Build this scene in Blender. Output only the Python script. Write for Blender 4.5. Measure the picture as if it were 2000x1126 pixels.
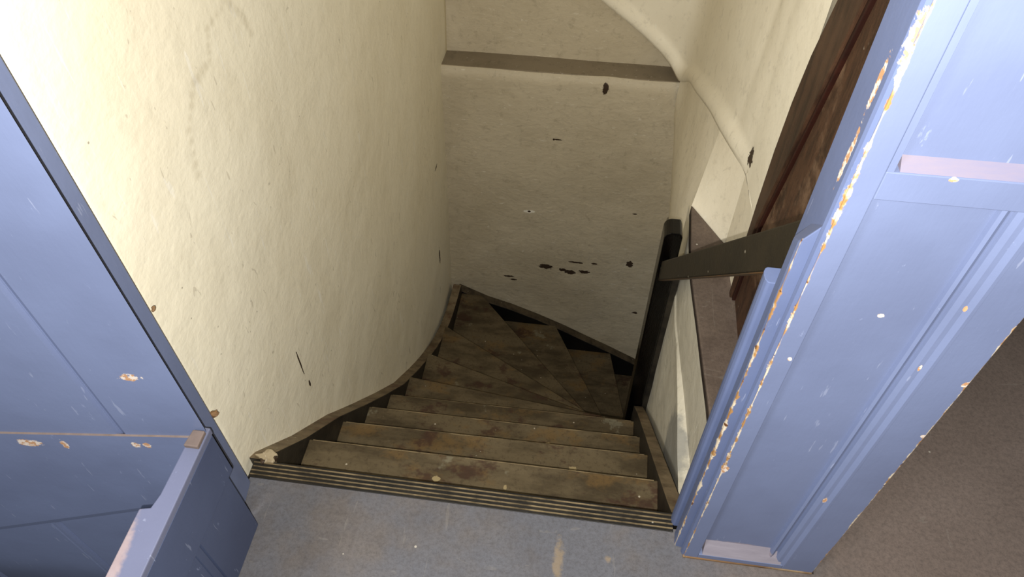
import bpy, bmesh, math, random
from mathutils import Vector, Matrix, noise as mnoise
random.seed(7)
S = bpy.context.scene
for o in list(bpy.data.objects): bpy.data.objects.remove(o)
C = S.collection

# ------------------------------------------------------------ camera
F_PX, PITCH, ROLL, YAW, EYE = 1433.6, .85224, -.003334, .139779, Vector((0, 0, 1.45))
cy, sy, cp, sp = math.cos(YAW), math.sin(YAW), math.cos(PITCH), math.sin(PITCH)
fw = Vector((-sy*cp, cy*cp, -sp)); rt0 = Vector((cy, sy, 0)); up0 = rt0.cross(fw)
rt = math.cos(ROLL)*rt0 + math.sin(ROLL)*up0
up = -math.sin(ROLL)*rt0 + math.cos(ROLL)*up0
cam = bpy.data.cameras.new('camera'); co = bpy.data.objects.new('camera', cam); C.objects.link(co)
cam.sensor_width = 36; cam.lens = 36*F_PX/2000; cam.clip_start = .02
M = Matrix((rt, up, -fw)).transposed().to_4x4(); M.translation = EYE
co.matrix_world = M
S.camera = co

# ------------------------------------------------------------ light and exposure
w = bpy.data.worlds.new('world'); S.world = w; w.use_nodes = True
w.node_tree.nodes['Background'].inputs[0].default_value = (.85, .9, 1, 1)
w.node_tree.nodes['Background'].inputs[1].default_value = .02
def light(name, kind, loc, power, col, size=.01):
    l = bpy.data.lights.new(name, kind); l.energy = power; l.color = col
    if kind == 'POINT': l.shadow_soft_size = size
    if kind == 'AREA': l.size = size
    o = bpy.data.objects.new(name, l); C.objects.link(o); o.location = loc
    return o
# the phone's own flash, beside its lens
light('phone_flash', 'POINT', EYE - rt*.018 - up*.028 - fw*.004, 33, (1, .965, .905), .004)
# ceiling lamp of the room behind the photographer
cl = light('ceiling_lamp', 'AREA', (-1.35, -1.0, 2.2), 9.0, (.95, .97, 1), .6)
cl.rotation_euler = (Vector((-.3, .6, .3)) - cl.location).to_track_quat('-Z', 'Y').to_euler()
S.view_settings.view_transform = 'Standard'; S.view_settings.look = 'None'
S.view_settings.exposure = 1.92; S.view_settings.gamma = 1
S.view_settings.use_curve_mapping = False

# ------------------------------------------------------------ materials
def lin(c):
    return tuple((v/255/12.92 if v <= 10 else ((v/255+.055)/1.055)**2.4) for v in c) + (1,)
class Mat:
    def __init__(s, name, rough=.6, spec=.4):
        s.m = bpy.data.materials.new(name); s.m.use_nodes = True
        s.t = s.m.node_tree; s.n = s.t.nodes; s.b = s.n['Principled BSDF']
        s.b.inputs['Roughness'].default_value = rough
        s.b.inputs['Specular IOR Level'].default_value = spec
        s.pos = s.n.new('ShaderNodeNewGeometry').outputs['Position']
        s._nz = {}
    def link(s, a, b):
        if isinstance(a, (int, float)): b.default_value = a
        elif isinstance(a, tuple): b.default_value = a
        else: s.t.links.new(a, b)
    def math(s, op, a, b=0., c=0., clamp=False):
        n = s.n.new('ShaderNodeMath'); n.operation = op; n.use_clamp = clamp
        s.link(a, n.inputs[0]); s.link(b, n.inputs[1]); s.link(c, n.inputs[2]); return n.outputs[0]
    def vmath(s, op, a, b):
        n = s.n.new('ShaderNodeVectorMath'); n.operation = op
        s.link(a, n.inputs[0]); s.link(b, n.inputs[1])
        return n.outputs['Value'] if op in ('LENGTH', 'DISTANCE', 'DOT_PRODUCT') else n.outputs['Vector']
    def noise(s, scale, detail=4, rough=.6, stretch=None, dist=0.):
        k = (scale, detail, rough, stretch, dist)
        if k in s._nz: return s._nz[k]
        n = s.n.new('ShaderNodeTexNoise'); n.inputs['Scale'].default_value = scale
        n.inputs['Detail'].default_value = detail; n.inputs['Roughness'].default_value = rough
        n.inputs['Distortion'].default_value = dist
        v = s.pos if stretch is None else s.vmath('MULTIPLY', s.pos, stretch)
        s.t.links.new(v, n.inputs['Vector']); s._nz[k] = n.outputs['Fac']; return n.outputs['Fac']
    def vor(s, scale, feature='F1', stretch=None):
        n = s.n.new('ShaderNodeTexVoronoi'); n.feature = feature; n.inputs['Scale'].default_value = scale
        v = s.pos if stretch is None else s.vmath('MULTIPLY', s.pos, stretch)
        s.t.links.new(v, n.inputs['Vector']); return n.outputs['Distance']
    def ramp(s, v, lo, hi):
        n = s.n.new('ShaderNodeMapRange'); n.interpolation_type = 'SMOOTHSTEP'
        s.link(v, n.inputs[0]); n.inputs[1].default_value = lo; n.inputs[2].default_value = hi
        return n.outputs[0]
    def mix(s, f, a, b):
        n = s.n.new('ShaderNodeMix'); n.data_type = 'RGBA'
        s.link(f, n.inputs[0]); s.link(a, n.inputs[6]); s.link(b, n.inputs[7]); return n.outputs[2]
    def axis(s, i):
        n = s.n.new('ShaderNodeSeparateXYZ'); s.t.links.new(s.pos, n.inputs[0]); return n.outputs[i]
    def spots(s, lst, nscale=45, amp=1.1, soft=.15):
        nz = s.math('MULTIPLY', s.math('SUBTRACT', s.noise(nscale, 4, .65), .5), amp*2)
        best = None
        for p, r in lst:
            d = s.vmath('SUBTRACT', s.pos, tuple(p)); d = s.vmath('DIVIDE', d, tuple(r))
            n = s.n.new('ShaderNodeVectorMath'); n.operation = 'LENGTH'; s.t.links.new(d, n.inputs[0])
            v = n.outputs['Value']
            best = v if best is None else s.math('MINIMUM', best, v)
        v = s.math('ADD', best, nz)
        return s.ramp(v, 1.0, 1.0-soft)
    def both(s, a, b): return s.math('MULTIPLY', a, b)
    def color(s, c): s.link(c, s.b.inputs['Base Color']); return s
    def bump(s, h, strength=.4, dist=.004):
        n = s.n.new('ShaderNodeBump'); n.inputs['Strength'].default_value = strength
        n.inputs['Distance'].default_value = dist; s.link(h, n.inputs['Height'])
        s.t.links.new(n.outputs[0], s.b.inputs['Normal']); return s
    def rough(s, v): s.link(v, s.b.inputs['Roughness']); return s

def blue_paint(name, base=(104, 124, 176), edges=(), edge_w=.006, spots=(), dust=(), dark=(66, 78, 118)):
    m = Mat(name, .42, .42)
    c = m.mix(m.ramp(m.noise(3.5, 3), .35, .7), lin(base), lin(tuple(int(v*.93) for v in base)))
    wear = m.ramp(m.noise(60, 5, .7, (1, 1, .35)), .66, .72)
    c = m.mix(m.both(wear, .35), c, lin((150, 160, 190)))
    scr = m.ramp(m.noise(110, 3, .5, (1, 1, .12)), .70, .73)
    c = m.mix(m.both(scr, .22), c, lin((185, 192, 214)))
    for (x, y) in edges:     # bare wood and primer along a worn vertical arris
        dx = m.math('SUBTRACT', m.axis(0), x); dy = m.math('SUBTRACT', m.axis(1), y)
        d = m.math('SQRT', m.math('ADD', m.math('MULTIPLY', dx, dx), m.math('MULTIPLY', dy, dy)))
        gate = m.ramp(m.noise(9, 3, .6, (0, 0, 1)), .40, .58)
        wv = m.math('MULTIPLY', m.math('ADD', m.noise(55, 4, .7), -.30), edge_w*3.2)
        k = m.both(m.ramp(m.math('SUBTRACT', d, m.both(wv, gate)), .0012, -.0004), 1.)
        chip = m.mix(m.ramp(m.noise(38, 3), .42, .55), lin((158, 118, 70)), lin((206, 192, 168)))
        chip = m.mix(m.ramp(m.noise(70, 2), .62, .66), chip, lin((96, 60, 30)))
        c = m.mix(k, c, chip)
    if spots:
        chip = m.mix(m.ramp(m.noise(120, 3), .45, .55), lin((186, 142, 104)), lin((216, 204, 192)))
        c = m.mix(m.spots(spots, 90, .9), c, chip)
    if dust:
        c = m.mix(m.both(m.spots(dust, 40, .35, .3), .85), c, m.mix(m.noise(50, 3), lin((150, 128, 122)), lin((176, 160, 160))))
    m.color(c)
    h = m.math('ADD', m.noise(14, 4), m.both(m.noise(120, 3, .6, (1, 1, .2)), .3))
    return m.bump(h, .28, .0025).m

def plaster(name, base, dirt, dirt_amt=.5, marks=(), mark_col=(62, 48, 36), pale=(), scr=.5, bump=.45, grey=(), crack=(), sdir=(1, 1, .12), low=None, bdist=.012, grime=.38):
    m = Mat(name, .55, .3)
    c = m.mix(m.both(m.ramp(m.noise(2.2, 5, .6), .35, .72), dirt_amt), lin(base), lin(dirt))
    c = m.mix(m.both(m.ramp(m.noise(26, 6, .75), .52, .70), grime), c, lin(tuple(int(v*.82) for v in dirt)))
    s1 = m.ramp(m.noise(60, 4, .6, sdir, .6), .635, .70)
    c = m.mix(m.both(s1, scr), c, lin((244, 240, 226)))
    s2 = m.ramp(m.noise(30, 4, .6, (.5, .9, .35), 1.5), .665, .70)
    c = m.mix(m.both(s2, scr*.5), c, lin((120, 106, 84)))
    dots = m.ramp(m.vor(22), .055, .03)
    c = m.mix(m.both(m.both(dots, m.ramp(m.noise(5), .5, .6)), .6), c, lin((92, 78, 58)))
    if low:
        k = m.ramp(m.axis(2), low[0], low[1])
        c = m.mix(m.both(m.both(k, m.ramp(m.noise(9, 6, .7), .38, .62)), .75), c, lin(low[2]))
    if grey:
        c = m.mix(m.spots(grey, 16, .35, .2), c, m.mix(m.noise(30, 3), lin((140, 138, 130)), lin((160, 157, 147))))
    if crack:
        c = m.mix(m.both(m.spots(crack, 22, .9, 1.1), .26), c, lin((150, 132, 92)))
    if pale: c = m.mix(m.spots(pale, 60, .6), c, lin((236, 230, 214)))
    if marks: c = m.mix(m.spots(marks, 75, .95, .12), c, lin(mark_col))
    m.color(c)
    h = m.math('ADD', m.noise(6, 5, .55), m.both(m.noise(40, 4, .6, (1, 1, 1.6)), .16))
    if marks: h = m.math('SUBTRACT', h, m.both(m.spots(marks, 75, .95, .12), .5))
    return m.bump(h, bump, bdist).m

def wood(name, base, dark, worn, stretch=(1, 12, 12), rough=.6, flecks=True, worn_amt=.6, red=None, gloss=None):
    m = Mat(name, rough, .35)
    c = m.mix(m.ramp(m.noise(6, 5, .65, stretch), .35, .68), lin(base), lin(dark))
    c = m.mix(m.both(m.ramp(m.noise(7, 5, .68), .50, .66), worn_amt), c, lin(worn))
    if red: c = m.mix(m.both(m.ramp(m.noise(4.3, 5, .66), .55, .63), .7), c, lin(red))
    if flecks:
        f = m.ramp(m.vor(34), .10, .06); g = m.ramp(m.noise(19, 2), .56, .6)
        c = m.mix(m.both(m.both(f, g), .8), c, lin((176, 168, 150)))
    c = m.mix(m.both(m.ramp(m.noise(110, 3, .6), .62, .72), .4), c, lin(tuple(int(v*.55) for v in dark)))
    m.color(c)
    h = m.math('ADD', m.noise(60, 4, .6, stretch), m.noise(30, 4))
    return m.bump(h, .3, .002).m

M_BLUE_DOOR = blue_paint('blue_paint_boarded_door', (111, 122, 154),
    spots=[((-.665, .50, .519), (.022, .08, .012)), ((-.735, .53, .315), (.008, .05, .010)), ((-.715, .53, .317), (.007, .05, .009)), ((-.92, .53, .315), (.022, .05, .012)), ((-.86, .53, .312), (.006, .05, .016))])
M_BLUE_LOW_SHADED = blue_paint('blue_paint_low_partition_shaded', (76, 86, 114),  # same blue, darkened: shade of the side-facing boards put into the colour
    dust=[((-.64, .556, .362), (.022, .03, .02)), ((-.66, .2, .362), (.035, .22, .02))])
M_BLUE_JAMB_SHADED = blue_paint('blue_paint_jamb_shaded', (94, 106, 140), edges=((.257, .60), (.241, .622)), edge_w=.0045,  # same blue, darkened: shade of the side-facing reveal put into the colour
    spots=[((.252, .601, 1.125), (.012, .01, .028)), ((.25, .637, 1.059), (.02, .006, .035)), ((.25, .634, .975), (.02, .006, .04))])
M_BLUE_CASE = blue_paint('blue_paint_casing', (109, 120, 152), edges=((.257, .60), (.505, .60)), edge_w=.0035,
    spots=[((.363, .615, .761), (.005, .01, .004)), ((.348, .60, .983), (.005, .02, .003)), ((.278, .60, .675), (.003, .01, .004)),
           ((.258, .60, .368), (.008, .01, .014)), ((.438, .603, .68), (.002, .01, .007)), ((.44, .603, .80), (.002, .01, .005)), ((.502, .60, .66), (.005, .01, .006)), ((.503, .60, .53), (.005, .01, .005)),
           ((.438, .603, .30), (.003, .01, .010))],
    dust=[((.35, .612, .045), (.085, .012, .028)), ((.40, .606, .993), (.10, .01, .008))])
M_BARE = wood('bare_ochre_edge', (128, 98, 66), (84, 62, 42), (160, 140, 110), rough=.8)
M_GAP_SHADE = Mat('painted_gap_shade', .9, .05).color(lin((14, 13, 14))).m  # near-black colour standing in for the shade inside the gaps

crk = []
CP = [(.905, .62), (.925, .70), (.985, .752), (1.05, .755), (1.075, .80), (1.16, .805), (1.20, .76), (1.215, .70)]
for a, b in zip(CP, CP[1:]):
    for k in range(4): crk.append(((-.68, a[0]+(b[0]-a[0])*k/4, a[1]+(b[1]-a[1])*k/4), (.05, .016, .014)))
M_WALL_L = plaster('cream_plaster_left', (242, 235, 212), (226, 216, 188), .5,
    marks=[((-.68, 2.366, -1.10), (.08, .012, .05)), ((-.68, 1.0, -.165), (.04, .004, .014)), ((-.68, .99, -.06), (.04, .003, .05)), ((-.68, 2.42, -.60), (.08, .02, .008))],
    crack=crk, scr=.6, bump=.5, grime=.14, pale=[((-.70, 2.545, -1.49), (.05, .012, .05))])
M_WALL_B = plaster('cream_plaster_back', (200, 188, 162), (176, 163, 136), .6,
    marks=[((-.192, 2.62, -1.373), (.036, .08, .018)), ((-.10, 2.62, -1.385), (.018, .08, .012)), ((-.06, 2.62, -1.395), (.030, .08, .015)), ((.01, 2.62, -1.385), (.028, .08, .012)),
           ((-.034, 2.62, -1.319), (.034, .08, .006)), ((.06, 2.62, -1.315), (.015, .08, .006)), ((.239, 2.62, -1.295), (.018, .08, .022)),
           ((-.384, 2.62, -1.478), (.030, .08, .007)), ((-.36, 2.62, -1.50), (.016, .08, .006)), ((-.162, 2.62, -.551), (.020, .08, .004)), ((-.18, 2.62, -.552), (.006, .08, .006)),
           ((.021, 2.62, -.272), (.012, .08, .028)), ((-.284, 2.62, -.994), (.008, .08, .005)), ((.312, 2.62, -1.671), (.016, .08, .008)), ((.223, 2.62, -.948), (.012, .08, .004))],
    pale=[((-.284, 2.62, -.994), (.03, .08, .01))], scr=.3, bump=.6, bdist=.024, sdir=(.35, 1, 1.2))
M_WALL_R = plaster('cream_plaster_right', (236, 227, 204), (214, 202, 176), .4, scr=.35, bump=.35,
    marks=[((.382, 1.49, .317), (.012, .012, .014))])
M_WALL_UP = plaster('cream_plaster_boxing', (240, 232, 210), (224, 213, 188), .4, scr=.3, bump=.3,
    marks=[((.384, 1.50, .30), (.01, .02, .028))])
M_WALL_LOW = plaster('worn_plaster_lower_right', (206, 200, 182), (168, 160, 140), .6, scr=.5, bump=.6,
    grey=[((.285, .98, -.34), (.06, .17, .17))])
M_LEDGE = plaster('dusty_grey_ledge', (136, 124, 104), (104, 92, 74), .8, scr=.2, bump=.4)

def tread_mat(name='worn_brown_tread', k=1.):
    m = Mat(name, .55, .3); L = lambda c: lin(tuple(v*k for v in c))
    c = m.mix(m.ramp(m.noise(4, 5, .65, (1, 3, 1)), .38, .66), L((96, 84, 62)), L((62, 52, 35)))
    c = m.mix(m.both(m.ramp(m.noise(4.6, 6, .7, (1, 1.6, 1)), .52, .64), .62), c, L((106, 82, 46)))
    c = m.mix(m.both(m.ramp(m.noise(5.7, 5, .7, (1, 1.4, 1)), .555, .64), .72), c, L((56, 32, 24)))
    c = m.mix(m.both(m.ramp(m.noise(9, 4, .6), .66, .70), .45), c, L((128, 124, 104)))
    f = m.ramp(m.vor(30), .095, .06); g = m.ramp(m.noise(17, 2), .55, .60)
    c = m.mix(m.both(m.both(f, g), .8), c, L((188, 178, 158)))
    c = m.mix(m.both(m.ramp(m.noise(70, 6, .75), .50, .66), .6), c, L((58, 46, 32)))
    c = m.mix(m.spots([((-.30, .795, -.2), (.010, .009, .02)), ((-.13, .795, -.2), (.004, .007, .02)), ((.03, .97, -.4), (.012, .008, .02)), ((-.05, 1.15, -.6), (.008, .006, .02))], 110, 1.), c, L((150, 134, 98)))
    m.color(c); return m.bump(m.math('ADD', m.noise(30, 5), m.noise(130, 3)), .35, .002).m
M_TREAD = tread_mat()
M_STR_TOP = wood('worn_stringer_edge', (120, 104, 80), (84, 70, 50), (142, 128, 102), (3, 3, 3), .6, red=(84, 52, 36))
M_STR_DARK = wood('black_stringer_face', (46, 41, 33), (20, 17, 14), (62, 56, 44), (2, 2, 2), .5, flecks=False, worn_amt=.35)
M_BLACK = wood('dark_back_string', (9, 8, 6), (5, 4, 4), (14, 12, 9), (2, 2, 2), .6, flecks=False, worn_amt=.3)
M_BACK_TOP = wood('dark_worn_edge', (78, 67, 50), (48, 40, 29), (94, 82, 62), (4, 4, 4), .6)
M_RISER = wood('dark_riser', (60, 50, 38), (34, 28, 20), (70, 58, 40), (1, 6, 6), .6)
M_NEWEL = wood('gloss_black_newel', (5, 4, 4), (3, 3, 3), (13, 8, 6), (8, 8, 1), .14, flecks=False, worn_amt=.4)
M_RAIL = wood('dark_handrail', (33, 27, 17), (20, 16, 10), (42, 34, 23), (1, 2, 2), .42, flecks=True, worn_amt=.4)
M_RAIL_EDGE = wood('worn_rail_edge', (112, 90, 60), (84, 62, 40), (146, 100, 50), (1, 1, 1), .6, worn_amt=.6)
M_GROOVE = wood('threshold_groove', (28, 25, 21), (15, 14, 12), (50, 44, 34), (1, 6, 6), .5, flecks=True, worn_amt=.4)
M_RIB = wood('threshold_rib', (126, 110, 82), (70, 60, 44), (150, 132, 98), (3, 3, 3), .45, flecks=True)
M_BROWN = wood('dusty_brown_door', (80, 54, 37), (46, 29, 20), (126, 100, 78), (9, 9, 2), .5, flecks=True, worn_amt=.75)
M_BROWN_FR = wood('brown_door_frame', (70, 48, 33), (42, 27, 18), (92, 68, 50), (6, 6, .5), .5, flecks=False, worn_amt=.3)
M_RED = wood('red_brown_stop', (44, 20, 12), (32, 14, 9), (54, 24, 15), (1, 1, .4), .5, flecks=False)

def floor_mat(name, a, b, blue):
    m = Mat(name, .62, .3)
    c = m.mix(m.ramp(m.noise(3, 6, .7), .35, .66), lin(a), lin(b))
    c = m.mix(m.both(m.ramp(m.math('ADD', m.axis(0), m.noise(5, 5)), .75, 1.15), .8), c, m.mix(m.noise(3, 6, .7), lin((136, 120, 110)), lin((110, 96, 87))))
    k = m.both(m.ramp(m.noise(2.6, 5, .65), .34, .54), m.ramp(m.axis(0), .50, .2))
    c = m.mix(m.both(k, .65), c, lin(blue))
    c = m.mix(m.both(m.ramp(m.noise(110, 8, .9), .40, .66), .5), c, lin(tuple(int(v*.66) for v in b)))
    c = m.mix(m.both(m.ramp(m.noise(60, 3, .6, (1, .07, 1), 1.), .67, .70), .14), c, lin((150, 144, 134)))
    c = m.mix(m.both(m.ramp(m.noise(50, 3, .6, (.15, .5, 1), 1.), .67, .70), .15), c, lin((150, 144, 134)))
    f = m.ramp(m.vor(26), .085, .05); g = m.ramp(m.noise(15, 2), .57, .62)
    c = m.mix(m.both(f, g), c, lin((168, 162, 150)))
    c = m.mix(m.both(m.spots([((.012, .56, 0), (.014, .05, .05)), ((.02, .47, 0), (.02, .05, .05)), ((.11, .575, 0), (.010, .009, .05))], 50, 1.1, .7), .4), c, lin((160, 136, 96)))
    m.color(c); return m.bump(m.math('ADD', m.noise(40, 6, .7), m.noise(9, 4)), .3, .003).m
M_FLOOR = floor_mat('worn_grey_floor', (106, 100, 97), (86, 80, 77), (96, 100, 110))
M_RIM = floor_mat('dusty_landing_floor', (112, 98, 86), (80, 68, 60), (92, 80, 70))

# ------------------------------------------------------------ mesh helpers
def new(name, bm, mats, parent=None, bevel=0, smooth=False):
    bmesh.ops.recalc_face_normals(bm, faces=bm.faces)
    me = bpy.data.meshes.new(name)
    base = parent['_base'] if parent is not None and '_base' in parent else None
    if base is not None:
        for v in bm.verts: v.co -= Vector(base)
    bm.to_mesh(me); bm.free()
    for mt in (mats if isinstance(mats, (list, tuple)) else [mats]): me.materials.append(mt)
    if smooth: me.polygons.foreach_set('use_smooth', [True]*len(me.polygons))
    o = bpy.data.objects.new(name, me); C.objects.link(o)
    if parent is not None: o.parent = parent
    if bevel:
        b = o.modifiers.new('bevel', 'BEVEL'); b.width = bevel; b.segments = 2; b.limit_method = 'ANGLE'
    return o
def tag(o, label, cat, kind=None, group=None):
    o['label'] = label; o['category'] = cat
    if kind: o['kind'] = kind
    if group: o['group'] = group
    return o
def root(name, loc, label, cat, kind=None):
    o = bpy.data.objects.new(name, None); C.objects.link(o); o.location = loc; o['_base'] = loc
    o.empty_display_size = .1
    return tag(o, label, cat, kind)
def box(bm, x0, x1, y0, y1, z0, z1):
    v = [bm.verts.new(p) for p in ((x0,y0,z0),(x1,y0,z0),(x1,y1,z0),(x0,y1,z0),(x0,y0,z1),(x1,y0,z1),(x1,y1,z1),(x0,y1,z1))]
    fs = [bm.faces.new([v[i] for i in f]) for f in ((3,2,1,0),(4,5,6,7),(0,1,5,4),(1,2,6,5),(2,3,7,6),(3,0,4,7))]
    return fs
def prism(bm, pts, d0, d1, axis='z', subs=None):
    """polygon pts (2-D) extruded along axis between d0 and d1"""
    def P(p, d):
        return {'z': (p[0], p[1], d), 'x': (d, p[0], p[1]), 'y': (p[0], d, p[1])}[axis]
    a = [bm.verts.new(P(p, d0)) for p in pts]; b = [bm.verts.new(P(p, d1)) for p in pts]
    bm.faces.new(a[::-1]); bm.faces.new(b)
    side = []
    for i in range(len(pts)):
        j = (i+1) % len(pts); side.append(bm.faces.new((a[i], a[j], b[j], b[i])))
    return side
def B(): return bmesh.new()
def grid(rows, wobble=0., freq=3.):
    """surface through rows of points"""
    bm = B(); vs = []
    for r in rows:
        vr = []
        for p in r:
            p = Vector(p)
            if wobble: p = p + mnoise.noise_vector(p*freq)*wobble
            vr.append(bm.verts.new(p))
        vs.append(vr)
    for i in range(len(rows)-1):
        for j in range(len(rows[0])-1):
            bm.faces.new((vs[i][j], vs[i][j+1], vs[i+1][j+1], vs[i+1][j]))
    return bm
def lerp(a, b, t): return a+(b-a)*t
def sheet(f, nu, nv): return [[f(u/nu, v/nv) for u in range(nu+1)] for v in range(nv+1)]
def thick(o, t, off=-1):
    m = o.modifiers.new('solid', 'SOLIDIFY'); m.thickness = t; m.offset = off; return o

# ------------------------------------------------------------ floor
bm = B()
prism(bm, [(-.60, .655), (.30, .655), (.30, .60), (.51, .60), (.51, 3.2), (2.6, 3.2), (2.6, -1.6), (-2.4, -1.6), (-2.4, .30), (-.66, .30), (-.66, .655)], -.16, 0)
tag(new('floor', bm, M_FLOOR), 'worn grey floor at the head of the stairs', 'floor', 'structure')
bm = B()
prism(bm, [(.322, .69), (.321, .95), (.305, 1.173), (.291, 1.361), (.292, 1.477), (.297, 1.648), (.384, 1.50), (.42, 1.42), (.42, .69)], -.10, 0)
tag(new('floor', bm, M_RIM, bevel=.004), 'narrow dusty strip of landing floor beside the black newel', 'floor', 'structure')

# ------------------------------------------------------------ walls
def fL(u, v):
    y = .636 + u*2.10; z = -1.95 + v*4.2
    t = min(1, u); zz = min(z, .9)
    return (-.68 + t*t*(-.012+.036*(zz+1.2)), y, z)
o = new('wall_left', grid(sheet(fL, 60, 90), .006, 2.3), M_WALL_L, smooth=True); thick(o, .05, 1)
tag(o, 'tall cream plaster wall left of the winding stairs', 'wall', 'structure')

def xr_far(z):      # where the right wall meets the back wall: it leans
    pts = [(-1.10, .425), (-1.0, .412), (-.574, .343), (-.242, .30), (.3, .28)]
    if z <= pts[0][0]: return pts[0][1]
    for (a, xa), (b, xb) in zip(pts, pts[1:]):
        if z <= b: return lerp(xa, xb, (z-a)/(b-a))
    return pts[-1][1]
rows = []
for z in [-2.6+i*(2.377/44) for i in range(45)]:
    rows.append([(lerp(-.74, .95, i/36), 2.62, z) for i in range(37)])
rows.append([(lerp(-.74, .95, i/36), 2.628, -.2225) for i in range(37)])
bm = grid(rows, .005, 5.)
o = new('wall_back', bm, M_WALL_B, smooth=True)
tag(o, 'lower part of the back wall, cream plaster with flaked dark patches', 'wall', 'structure')
bm = B(); 
prism(bm, [(2.625, -.2215), (2.76, -.2215), (2.76, -.26), (2.625, -.26)], -.74, .9, 'x')
o = new('trim_1', bm, M_LEDGE, bevel=.003)
tag(o, 'dusty grey ledge running across the back wall', 'ledge', 'structure')
bm = grid(sheet(lambda u, v: (lerp(-.74, .95, u), 2.735+.02*v, -.23+v*2.4), 36, 40), .006, 4.)
o = new('wall_back', bm, M_WALL_B, smooth=True)
tag(o, 'upper part of the back wall above the dusty ledge', 'wall', 'structure')

# right side of the stairwell below the landing, then the leaning stretch behind the newel
def low_x(y):
    pts = [(.60, .323), (.951, .314), (1.173, .298), (1.361, .285), (1.477, .286), (1.648, .291)]
    if y <= pts[0][0]: return pts[0][1]
    for (a, xa), (b, xb) in zip(pts, pts[1:]):
        if y <= b: return lerp(xa, xb, (y-a)/(b-a))
    return pts[-1][1]
rows = []
for z in [-2.6, -2.2, -1.8, -1.5, -1.3, -1.15, -1.0, -.9, -.8, -.7, -.6, -.5, -.42, -.34, -.27, -.25, -.215, -.205, -.16, -.11, -.08, -.05, -.025, -.001]:
    k = 0 if z < -.21 else 1
    rows.append([(lerp(min(.286, low_x(y)-.004), low_x(y), k), y, z) for y in [.60+i*1.048/30 for i in range(31)]])
o = new('wall_right', grid(rows, .002, 7.), M_WALL_LOW)
tag(o, 'rough whitewashed side of the stairwell below the landing floor', 'wall', 'structure')

RIB = [(-.30, 2.74, .26), (-.041, 2.72, .047), (.090, 2.715, -.048), (.200, 2.69, -.125), (.262, 2.65, -.17), (.300, 2.600, -.205), (.320, 2.49, -.135),
       (.327, 2.22, -.012), (.333, 1.975, .10), (.346, 1.71, .192), (.362, 1.60, .222), (.384, 1.50, .240)]
# re-space the rib smoothly
def catmull(P, n):
    P = [Vector(p) for p in P]; out = []
    for i in range(len(P)-1):
        p0, p1, p2, p3 = P[max(i-1, 0)], P[i], P[i+1], P[min(i+2, len(P)-1)]
        for k in range(n):
            t = k/n
            out.append(.5*((2*p1)+(-p0+p2)*t+(2*p0-5*p1+4*p2-p3)*t*t+(-p0+3*p1-3*p2+p3)*t*t*t))
    out.append(P[-1]); return out
RC = catmull(RIB, 6)
def rib_at_y(y):
    for a, b in zip(RC, RC[1:]):
        if b.y <= y <= a.y and a.x > .25: return lerp(a.z, b.z, (a.y-y)/max(1e-6, a.y-b.y))
    return -.2 if y > 2.5 else .238
import bisect
def rib_pt(t):      # t from the back corner (0) to the pier (1) along the rib
    i0 = 5*6; f = i0 + t*(len(RC)-1-i0); a = int(min(f, len(RC)-2)); return RC[a].lerp(RC[a+1], f-a)
TK = .62
def kink(z):        # near edge of the leaning wall: plumb up to the landing, then running up to the rib
    p = rib_pt(TK)
    if z <= 0: return Vector((.298, 1.648, z))
    return Vector((.298, 1.648, 0)).lerp(p, min(1, z/p.z))
rows = []
for i in range(41):
    v = i/40; r = []
    for j in range(31):
        u = j/30; top = rib_pt(TK*(1-u)) + Vector((.012, .006, .02))
        zb = -1.10; z = lerp(zb, top.z, v)
        kz = kink(z); base = Vector((lerp(kz.x, xr_far(z), u), lerp(kz.y, 2.64, u), z))
        blend = max(0, v-.6)/.4; blend = blend*blend*(3-2*blend)
        r.append(base.lerp(Vector((top.x, top.y, z)), blend))
    rows.append(r)
o = new('wall_right', grid(rows, .003, 6.), M_WALL_R, smooth=True)
tag(o, 'leaning cream plaster wall behind the black newel post', 'wall', 'structure')
# short splayed face between stairwell edge and the corner by the brown door
rows = []
for j in range(13):
    v = j/12
    rows.append([Vector((lerp(.298, .385, u/8), lerp(1.648, 1.50, u/8), -.01)).lerp(rib_pt(TK+(1-TK)*u/8)+Vector((.008, .002, .02)), v) for u in range(9)])
rows2 = [[(lerp(.385, .394, u/6), lerp(1.50, 1.315, u/6), lerp(-.01, .243, v/10)) for u in range(7)] for v in range(11)]
o = new('wall_right', grid(rows, .0, 6.), M_WALL_R, smooth=True)
tag(o, 'short splayed plaster face above the pointed end of the landing', 'wall', 'structure')
o = new('wall_right', grid(rows2, .002, 6.), M_WALL_R, smooth=True)
tag(o, 'narrow plaster pier against the brown door frame', 'wall', 'structure')
# plaster boxing of the flight above, with a rounded lower rib
rows = []
def outn(i):
    a = RC[max(i-1, 0)]; b = RC[min(i+1, len(RC)-1)]; t = (b-a); t.z = 0; t.normalize()
    return Vector((t.y, -t.x, 0))*-1      # away from the stairwell
for dz, dn in ((.03, .10), (.006, .05), (0, .018), (.006, .004), (.022, 0), (.042, .004), (.058, .013), (.070, .020), (.085, .022), (.16, .024), (.30, .03), (.5, .04), (.8, .055), (1.2, .07), (1.7, .08), (2.2, .09)):
    r = []
    for i, p in enumerate(RC):
        f = min(1, (len(RC)-1-i)/10)
        r.append(p + Vector((0, 0, dz)) + outn(i)*dn*f)
    for t in (.3, .6, 1.): r.append(Vector((lerp(.384, .394, t), lerp(1.50, 1.315, t), RC[-1].z+dz)))
    rows.append(r)
o = new('wall_right', grid(rows, .003, 5.), M_WALL_UP, smooth=True)
tag(o, 'curved cream plaster boxing with a rounded rib above the stairwell', 'wall', 'structure')
bm = B(); prism(bm, [(.425, .69), (.505, .69), (.505, 3.1), (.46, 3.1), (.46, 1.7), (.425, 1.5)], -.1, 2.3)
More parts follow.
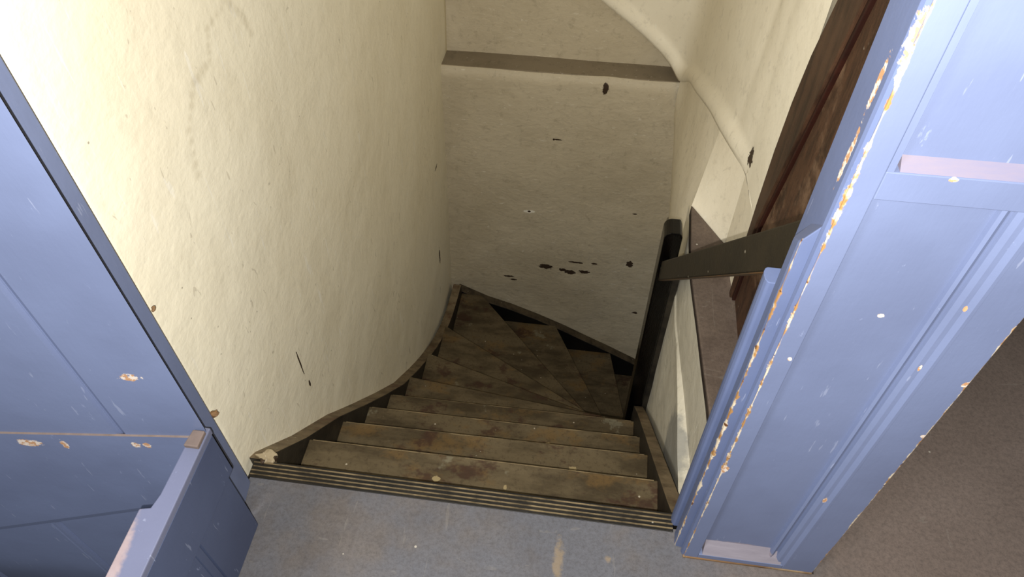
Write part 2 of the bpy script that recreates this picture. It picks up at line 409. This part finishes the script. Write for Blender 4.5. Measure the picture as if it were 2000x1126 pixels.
tag(new('wall_right', bm, M_WALL_R), 'plaster partition between stairwell and hallway', 'wall', 'structure')

# ------------------------------------------------------------ brown door beside the stairs
d2 = root('door_2', (.40, 1.0, 0), 'dusty dark brown door and frame in the right wall of the stairwell', 'door', 'structure')
bm = B(); prism(bm, [(1.318, 0), (1.330, .15), (1.337, .30), (1.337, .45), (1.327, .58), (1.305, .70), (1.27, .81), (1.235, .92), (1.20, 1.04), (1.15, 1.2), (1.06, 1.5), (.98, 2.0), (.84, 2.0), (1.135, .90), (1.290, .274), (1.300, 0)], .386, .43, 'x')
new('frame', bm, M_BROWN_FR, d2, .003)
bm = B(); prism(bm, [(1.302, 0), (1.292, .274), (1.137, .90), (.86, 2.0), (.842, 2.0), (1.125, .90), (1.281, .274), (1.291, 0)], .392, .43, 'x')
new('stop_bead', bm, M_RED, d2, .002)
bm = B(); prism(bm, [(1.286, .004), (1.276, .274), (1.12, .90), (.837, 2.0), (.70, 2.0), (.70, .004)], .398, .43, 'x')
new('door_leaf', bm, M_BROWN, d2, .002)

# ------------------------------------------------------------ staircase
st = root('staircase', (-.2, .69, 0), 'steep worn brown winding staircase going down to the right', 'staircase')
E0 = [((-.64, .69), (.235, .69)), ((-.64, .858), (.235, .863)), ((-.64, 1.031), (.235, 1.042)), ((-.64, 1.207), (.235, 1.214)), ((-.64, 1.385), (.235, 1.393)),
      ((-.64, 1.601), (.235, 1.514)), ((-.64, 1.866), (.285, 1.594)), ((-.64, 2.182), (.285, 1.672)), ((-.528, 2.57), (.285, 1.692)),
      ((-.115, 2.57), (.285, 1.82)), ((.211, 2.57), (.36, 1.92)), ((.60, 2.57), (.60, 1.9)), ((.85, 2.57), (.85, 1.9))]
TH = .032
for k in range(1, 12):
    z = -.2*k
    (l0, r0), (l1, r1) = E0[k-1], E0[k]
    def back(l, r, d=.03):
        v = Vector((r[0]-l[0], r[1]-l[1])).normalized(); n = Vector((v.y, -v.x))
        if n.y > 0 and abs(v.x) > .3: n = -n
        if abs(v.x) <= .3: n = Vector((-abs(v.y), 0))
        return (l[0]+n.x*d, l[1]+n.y*d), (r[0]+n.x*d, r[1]+n.y*d)
    lb, rb = back(l0, r0) if k > 1 else (l0, r0)
    lb = (max(lb[0], -.64), lb[1]); 
    pts = [lb, rb, r1, l1]
    if k == 8: pts = [lb, rb, r1, l1, (-.64, 2.57)]
    if k >= 9: pts = [(l0[0]-.035, 2.57), rb, r1, l1]
    if k == 1: pts = [(-.64, .6905), (.235, .6905), r1, l1]
    bm = B(); prism(bm, pts, z-TH, z)
    tr = new('tread', bm, M_TREAD, st, .002)
    if k <= 4:      # pale worn arris of the nosing
        bm = B(); n = 40; a0 = Vector((l1[0]+.01, l1[1], z)); a1 = Vector((r1[0]-.01, r1[1], z)); rr = random.Random(k); rows_ = []
        wd = [max(.0006, .0032*(1 if k < 4 else .5)*(.5+.9*mnoise.noise(Vector((i*.35, k*3., 0))))) for i in range(n+1)]
        top = [bm.verts.new(a0.lerp(a1, i/n)+Vector((0, -.0005-wd[i], .0003))) for i in range(n+1)]
        mid = [bm.verts.new(a0.lerp(a1, i/n)+Vector((0, .0003, .0003))) for i in range(n+1)]
        bot = [bm.verts.new(a0.lerp(a1, i/n)+Vector((0, .0003, -.003))) for i in range(n+1)]
        for i in range(n):
            bm.faces.new((top[i], top[i+1], mid[i+1], mid[i])); bm.faces.new((mid[i], mid[i+1], bot[i+1], bot[i]))
        wn = new('worn_edge', bm, M_RIB, st); wn.parent = tr
    # riser standing under the nosing of the step above
    if k < 12:
        a, b = back(l0, r0, .022 if k > 1 else -.003); a2, b2 = back(l0, r0, .038 if k > 1 else -.0005)
        if k >= 9: a = (a[0], min(a[1], 2.568)); a2 = (a2[0], min(a2[1], 2.568))
        bm = B(); prism(bm, [(max(a[0], -.639), a[1]), b, b2, (max(a2[0], -.639), a2[1])], z, z+.2-TH-.0005)
        new('riser', bm, M_RISER, st)
# left stringer
LS = [(.692, .0), (.716, -.018), (.85, -.178), (1.025, -.362), (1.19, -.56), (1.356, -.752), (1.53, -.945), (1.711, -1.105), (1.88, -1.245), (2.0, -1.335), (2.118, -1.410), (2.25, -1.475), (2.366, -1.512), (2.47, -1.525), (2.575, -1.535)]
bm = B()
sd = prism(bm, LS + [(2.575, -1.95), (2.2, -1.85), (1.8, -1.55), (1.3, -1.05), (.692, -.36)], -.683, -.64, 'x')
for f in bm.faces: f.material_index = 1
for i in range(len(LS)-1): sd[i].material_index = 0
new('stringer', bm, [M_STR_TOP, M_STR_DARK], st, .003)
# wedge string in the far corner
BS = [(-.66, -1.575), (-.50, -1.655), (-.369, -1.700), (-.22, -1.765), (-.074, -1.838), (.07, -1.92), (.207, -1.995), (.364, -2.088), (.60, -2.2), (.95, -2.32)]
bm = B()
sd = prism(bm, BS + [(.95, -2.55), (-.66, -2.2)], 2.57, 2.618, 'y')
for f in bm.faces: f.material_index = 1
for i in range(len(BS)-1): sd[i].material_index = 0
new('stringer', bm, [M_BACK_TOP, M_BLACK], st, .003)
# right stringer
RS = [(.692, -.002), (.75, -.066), (1.363, -.696), (1.47, -.82)]
bm = B(); sd = prism(bm, RS + [(1.47, -1.2), (.692, -.36)], .235, .268, 'x')
for f in bm.faces: f.material_index = 1
for i in range(len(RS)-1): sd[i].material_index = 0
new('stringer', bm, [M_STR_TOP, M_STR_DARK], st, .002)
# newel post with rounded head
bm = B(); n = []
for k in range(7):
    a = math.pi/2*k/6; n.append((.236-.022*math.sin(a), .020+.024*math.cos(a)))
prism(bm, n + [(.214, -2.35), (.264, -2.35), (.264, .028), (.258, .044)], 1.472, 1.535, 'y')
o = new('newel_post', bm, M_NEWEL, st, .004); o['label'] = 'glossy black newel post with rounded head'
# dark batten beside the newel against the plaster
bm = B(); prism(bm, [(.264, -.9), (.284, -.9), (.284, -.14), (.264, -.10)], 1.475, 1.50, 'y')
new('batten', bm, M_STR_DARK, st, .002)
# handrail plank
bm = B()
y0, y1 = .691, 1.474
def rz(y, top): return lerp(.836 if top else .742, -.068 if top else -.150, (y-y0)/(y1-y0))
def rx(y): return lerp(.2585, .222, (y-y0)/(y1-y0))
v = {}
for nm, y in (('a', y0), ('b', y1)):
    for t in (0, 1):
        for s in (0, 1): v[nm, t, s] = bm.verts.new((rx(y)+.022*s, y, rz(y, t)))
F = [(('a',0,0),('b',0,0),('b',1,0),('a',1,0)), (('a',0,1),('a',1,1),('b',1,1),('b',0,1)), (('a',1,0),('b',1,0),('b',1,1),('a',1,1)),
     (('a',0,0),('a',0,1),('b',0,1),('b',0,0)), (('a',0,0),('a',1,0),('a',1,1),('a',0,1)), (('b',0,0),('b',0,1),('b',1,1),('b',1,0))]
for i, f in enumerate(F):
    ff = bm.faces.new([v[q] for q in f]); ff.material_index = 1 if i in (2, 3) else 0
o = new('handrail', bm, [M_RAIL, M_RAIL_EDGE], st, .003); o['label'] = 'dark brown handrail plank with worn edges'

# ribbed threshold
th = root('threshold_strip', (-.2, .67, 0), 'dark ribbed threshold strip along the top step', 'threshold')
bm = B(); prism(bm, [(.648, -.02), (.648, .001), (.688, .001), (.6895, -.001), (.6895, -.02)], -.665, .238, 'x')
new('base_plate', bm, M_GROOVE, th, .001)
for i in range(4):
    y = .6555 + i*.0092
    bm = B(); prism(bm, [(y-.0015, .001), (y-.001, .003), (y+.001, .003), (y+.0015, .001)], -.664+.004*random.random(), .237, 'x')
    new('rib', bm, M_RIB, th)
bm = B(); r = random.Random(3)
pts = []
for k in range(14):
    a = 2*math.pi*k/14; q = r.uniform(.5, 1.1); pts.append((-.640+.030*q*math.cos(a), .700+.020*q*math.sin(a)))
prism(bm, pts, -.012, .006)
o = new('plaster_lump', bm, plaster('plaster_lump', (170, 156, 128), (110, 92, 66), .9, scr=.2, bump=1., marks=[((-.61, .70, 0), (.012, .01, .05)), ((-.65, .685, 0), (.014, .006, .05))]), bevel=.004)
tag(o, 'broken lump of old plaster at the left end of the threshold', 'plaster')

# ------------------------------------------------------------ left side: jamb, boarded door, low partition
bm = B(); prism(bm, [(-.654, .638), (-.648, .592), (-.650, .572), (-.80, .572), (-.80, .638)], 0, 2.1)
tag(new('trim_2', bm, M_BLUE_DOOR, bevel=.003), 'blue painted door jamb against the left plaster wall', 'jamb', 'structure')

def leaf_y(x, off): return off + .112*(x+.625)
d1 = root('door_1', (-.9, .52, 0), 'blue boarded door opened back against the left side', 'door', 'structure')
prof = []      # front profile with bevelled grooves
def lp(x, off): return (x, leaf_y(x, off))
FR = .553
pts = [(-.603, .5608), (-.599, .5559)]
for gx in (-.757, -1.041, -1.33, -1.62):
    wlight = .016
    pts += [lp(gx+wlight, FR), lp(gx+.004, FR+.007), lp(gx+.001, FR+.007), lp(gx-.001, FR)]
    if gx < -1: pts += [lp(gx-.008, FR), lp(gx-.009, FR+.004), lp(gx-.012, FR)]
pts += [lp(-1.75, FR), lp(-1.75, FR+.012), (-.62, .5650)]
bm = B(); sd = prism(bm, pts, .335, 2.0); sd[0].material_index = 1  # edge facet coloured black to paint the gap's shade
low = [lp(-.640, FR)] + pts[2:-1] + [(-.640, .5650)]
low = [p for i, p in enumerate(low)]
lb = bmesh.new(); prism(lb, low, -.60, .335)
tmp = bpy.data.meshes.new('tmp'); lb.to_mesh(tmp); lb.free(); bm.from_mesh(tmp); bpy.data.meshes.remove(tmp)
new('board_panel', bm, [M_BLUE_DOOR, M_GAP_SHADE], d1)
bm = B()
def q3(x, off, z): return (x, leaf_y(x, off), z)
f = [q3(-.627, .550, .345), q3(-1.75, .550, .345), q3(-1.75, .550, -.23), q3(-1.148, .550, -.046), q3(-.759, .550, .082), q3(-.627, .550, .130)]
bk = [(a, b+.0035, c+(.002 if i < 2 else -.020)) for i, (a, b, c) in enumerate(f)]
va = [bm.verts.new(p) for p in f]; vb = [bm.verts.new(p) for p in bk]
bm.faces.new(va); bm.faces.new(vb[::-1])
for i in range(6):
    j = (i+1) % 6; ff = bm.faces.new((va[i], va[j], vb[j], vb[i]))
    if i == 0: ff.material_index = 1
M_DUST = Mat('dusty_paint_edge', .8, .1); M_DUST.color(M_DUST.mix(M_DUST.noise(40, 4), lin((92, 80, 74)), lin((128, 114, 108)))); M_DUST = M_DUST.m
M_BEAD = Mat('dusty_pale_bead', .8, .1); M_BEAD.color(M_BEAD.mix(M_BEAD.noise(40, 5, .7, (.2, 1, 1)), lin((118, 112, 122)), lin((168, 162, 172)))); M_BEAD = M_BEAD.m
M_BEAD_UP = Mat('dusty_bluish_bead', .8, .1); M_BEAD_UP.color(M_BEAD_UP.mix(M_BEAD_UP.noise(30, 5, .7, (.3, 1, 1)), lin((100, 106, 136)), lin((134, 120, 122)))); M_BEAD_UP = M_BEAD_UP.m
new('ledge', bm, [M_BLUE_DOOR, M_DUST], d1)

lo = root('low_partition', (-.625, .30, 0), 'knee-high blue boarded partition with a dusty top, left foreground', 'partition')
bm = B()      # boards, with one groove on the stair side
sd = prism(bm, [(-.6065, .552), (-.604, .549), (-.604, .424), (-.610, .4215), (-.604, .419), (-.604, .404), (-.607, .4025), (-.604, .401), (-.604, .26), (-.610, .2575), (-.604, .255), (-.604, -.1), (-.624, -.1), (-.624, .556)], .001, .345); sd[0].material_index = 1  # end facet coloured black as painted gap shade
new('board_panel', bm, [M_BLUE_LOW_SHADED, M_GAP_SHADE], lo)
bm = B(); prism(bm, [(-.596, .222), (-.596, .3445), (-.6035, .3445), (-.6035, .222)], -.1, .560, 'y')
new('batten', bm, M_BLUE_LOW_SHADED, lo, .001)
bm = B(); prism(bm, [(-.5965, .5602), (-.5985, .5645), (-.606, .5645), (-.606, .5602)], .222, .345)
new('painted_shade_strip', bm, M_GAP_SHADE, lo)  # solid black strip added to paint a shaded gap
bm = B(); prism(bm, [(-.5955, .564), (-.5955, -.1), (-.650, -.1), (-.648, .412), (-.631, .416), (-.626, .44), (-.623, .564)], .345, .361)
M_CAP = blue_paint('blue_paint_cap', (110, 114, 138), dust=[((-.650, .20, .361), (.026, .24, .02))])
new('cap_board', bm, M_CAP, lo, .002)
bm = B(); prism(bm, [(-.622, .522), (-.597, .522), (-.597, .5525), (-.618, .5525)], .3615, .371)
new('corner_block', bm, M_DUST, lo, .002)
bm = B(); prism(bm, [(-.650, .412), (-.626, .412), (-.626, -.1), (-.652, -.1)], .20, .344)
new('batten', bm, M_BLUE_LOW_SHADED, lo, .001)

for nm, y, z, lab in (('dirt_crumb', .645, .262, 'larger brown dirt crumb stuck between left jamb and plaster'), ('dirt_crumb', .645, .570, 'tiny brown dirt crumb high on the left jamb edge')):
    bm = B(); bmesh.ops.create_icosphere(bm, subdivisions=2, radius=.007 if z < .4 else .004)
    for v in bm.verts: v.co = Vector((-.6545, y, z)) + v.co*(1+.9*mnoise.noise(v.co*300+Vector((z, 0, 0))))
    tag(new(nm, bm, M_BARE), lab, 'dirt')

# ------------------------------------------------------------ right side: panelled casing with moulded jamb
cs = root('panelled_casing', (.38, .65, 0), 'tall blue panelled door casing with chipped edges, right of the stairs', 'casing')
X0, X1, YF, YB = .257, .505, .600, .69
RD = .014     # recess depth
def panel_frame(zlist):
    """stiles and rails as one frame; zlist = [(z0,z1),...] of openings"""
    bm = B(); xl, xr = .284, .446
    box(bm, X0, xl, YF, YB, .006, 2.1); box(bm, xr, X1, YF, YB, .006, 2.1)
    z = .006
    for a, b in zlist:
        box(bm, xl, xr, YF, YF+.03, z, a); z = b
    box(bm, xl, xr, YF, YF+.03, z, 2.1)
    return bm
OP = [(.022, .950), (.986, 2.0)]
new('frame', panel_frame(OP), M_BLUE_CASE, cs, .0012)
for (a, b) in OP:
    xl = .2845 if a < .5 else .291
    bev = .042 if a < .5 else .012
    bm = B(); box(bm, xl+.0008, .446, YF+RD, YF+.028, a, b)
    p = new('panel', bm, M_BLUE_CASE, cs)
    # dusty sloping bead at the foot of the panel
    bm = B(); prism(bm, [(YF+.0005, a-.001), (YF+RD, a+bev), (YF+RD, a-.001)], xl+.006, .440, 'x')
    s = new('sloping_bead', bm, M_BEAD if a < .5 else M_BEAD_UP, cs); s.parent = p
    # moulding down the right-hand side
    bm = B()
    prism(bm, [(.412, YF+RD), (.4135, YF+.008), (.4175, YF+.006), (.4215, YF+.008), (.423, YF+.012), (.4265, YF+.012), (.428, YF+.007), (.434, YF+.0035), (.440, YF+.003), (.446, YF-.0015), (.450, YF-.0015), (.452, YF+.002), (.452, YF+RD)], a, b)
    new('moulding', bm, M_BLUE_CASE, cs).parent = p
if True:      # narrow stile strip where the upper panel starts further right
    bm = B(); box(bm, .284, .2908, YF+.0003, YF+.028, .986, 2.0); new('stile_strip', bm, M_BLUE_CASE, cs)
bm = B(); box(bm, X0-.001, X1, YF-.0015, YB, 0, .0055); new('bare_foot', bm, M_BARE, cs, .001)
# jamb lining with two stop beads
def rounded(x, y0, y1, xb, n=6):
    out = [(xb, y0)]
    for k in range(n+1):
        a = math.pi*k/n; out.append((x + (1-math.sin(a))*.006, lerp(y0, y1, (1-math.cos(a))/2)))
    out.append((xb, y1)); return out
bm = B(); prism(bm, [(.259, .6008), (.2535, .606), (.2515, .612), (.256, .616), (.257, .69), (.262, .69)], .001, 2.1)
new('jamb_lining', bm, M_BLUE_JAMB_SHADED, cs, .001)
bm = B()
sd = prism(bm, [(.258, .6175), (.241, .620), (.2395, .627), (.2405, .646), (.244, .653), (.258, .655)], .001, .868)
for vv in bm.verts:
    if vv.co.z > .5: vv.co.z += (vv.co.x-.241)*1.6 - (vv.co.y-.62)*.9
new('stop_bead', bm, M_BLUE_JAMB_SHADED, cs, .0015)
bm = B(); prism(bm, rounded(.2335, .662, .690, .258), .001, .748)
o = new('stop_bead', bm, M_BLUE_JAMB_SHADED, cs, .001)

for o in bpy.data.objects:
    if '_base' in o: del o['_base']
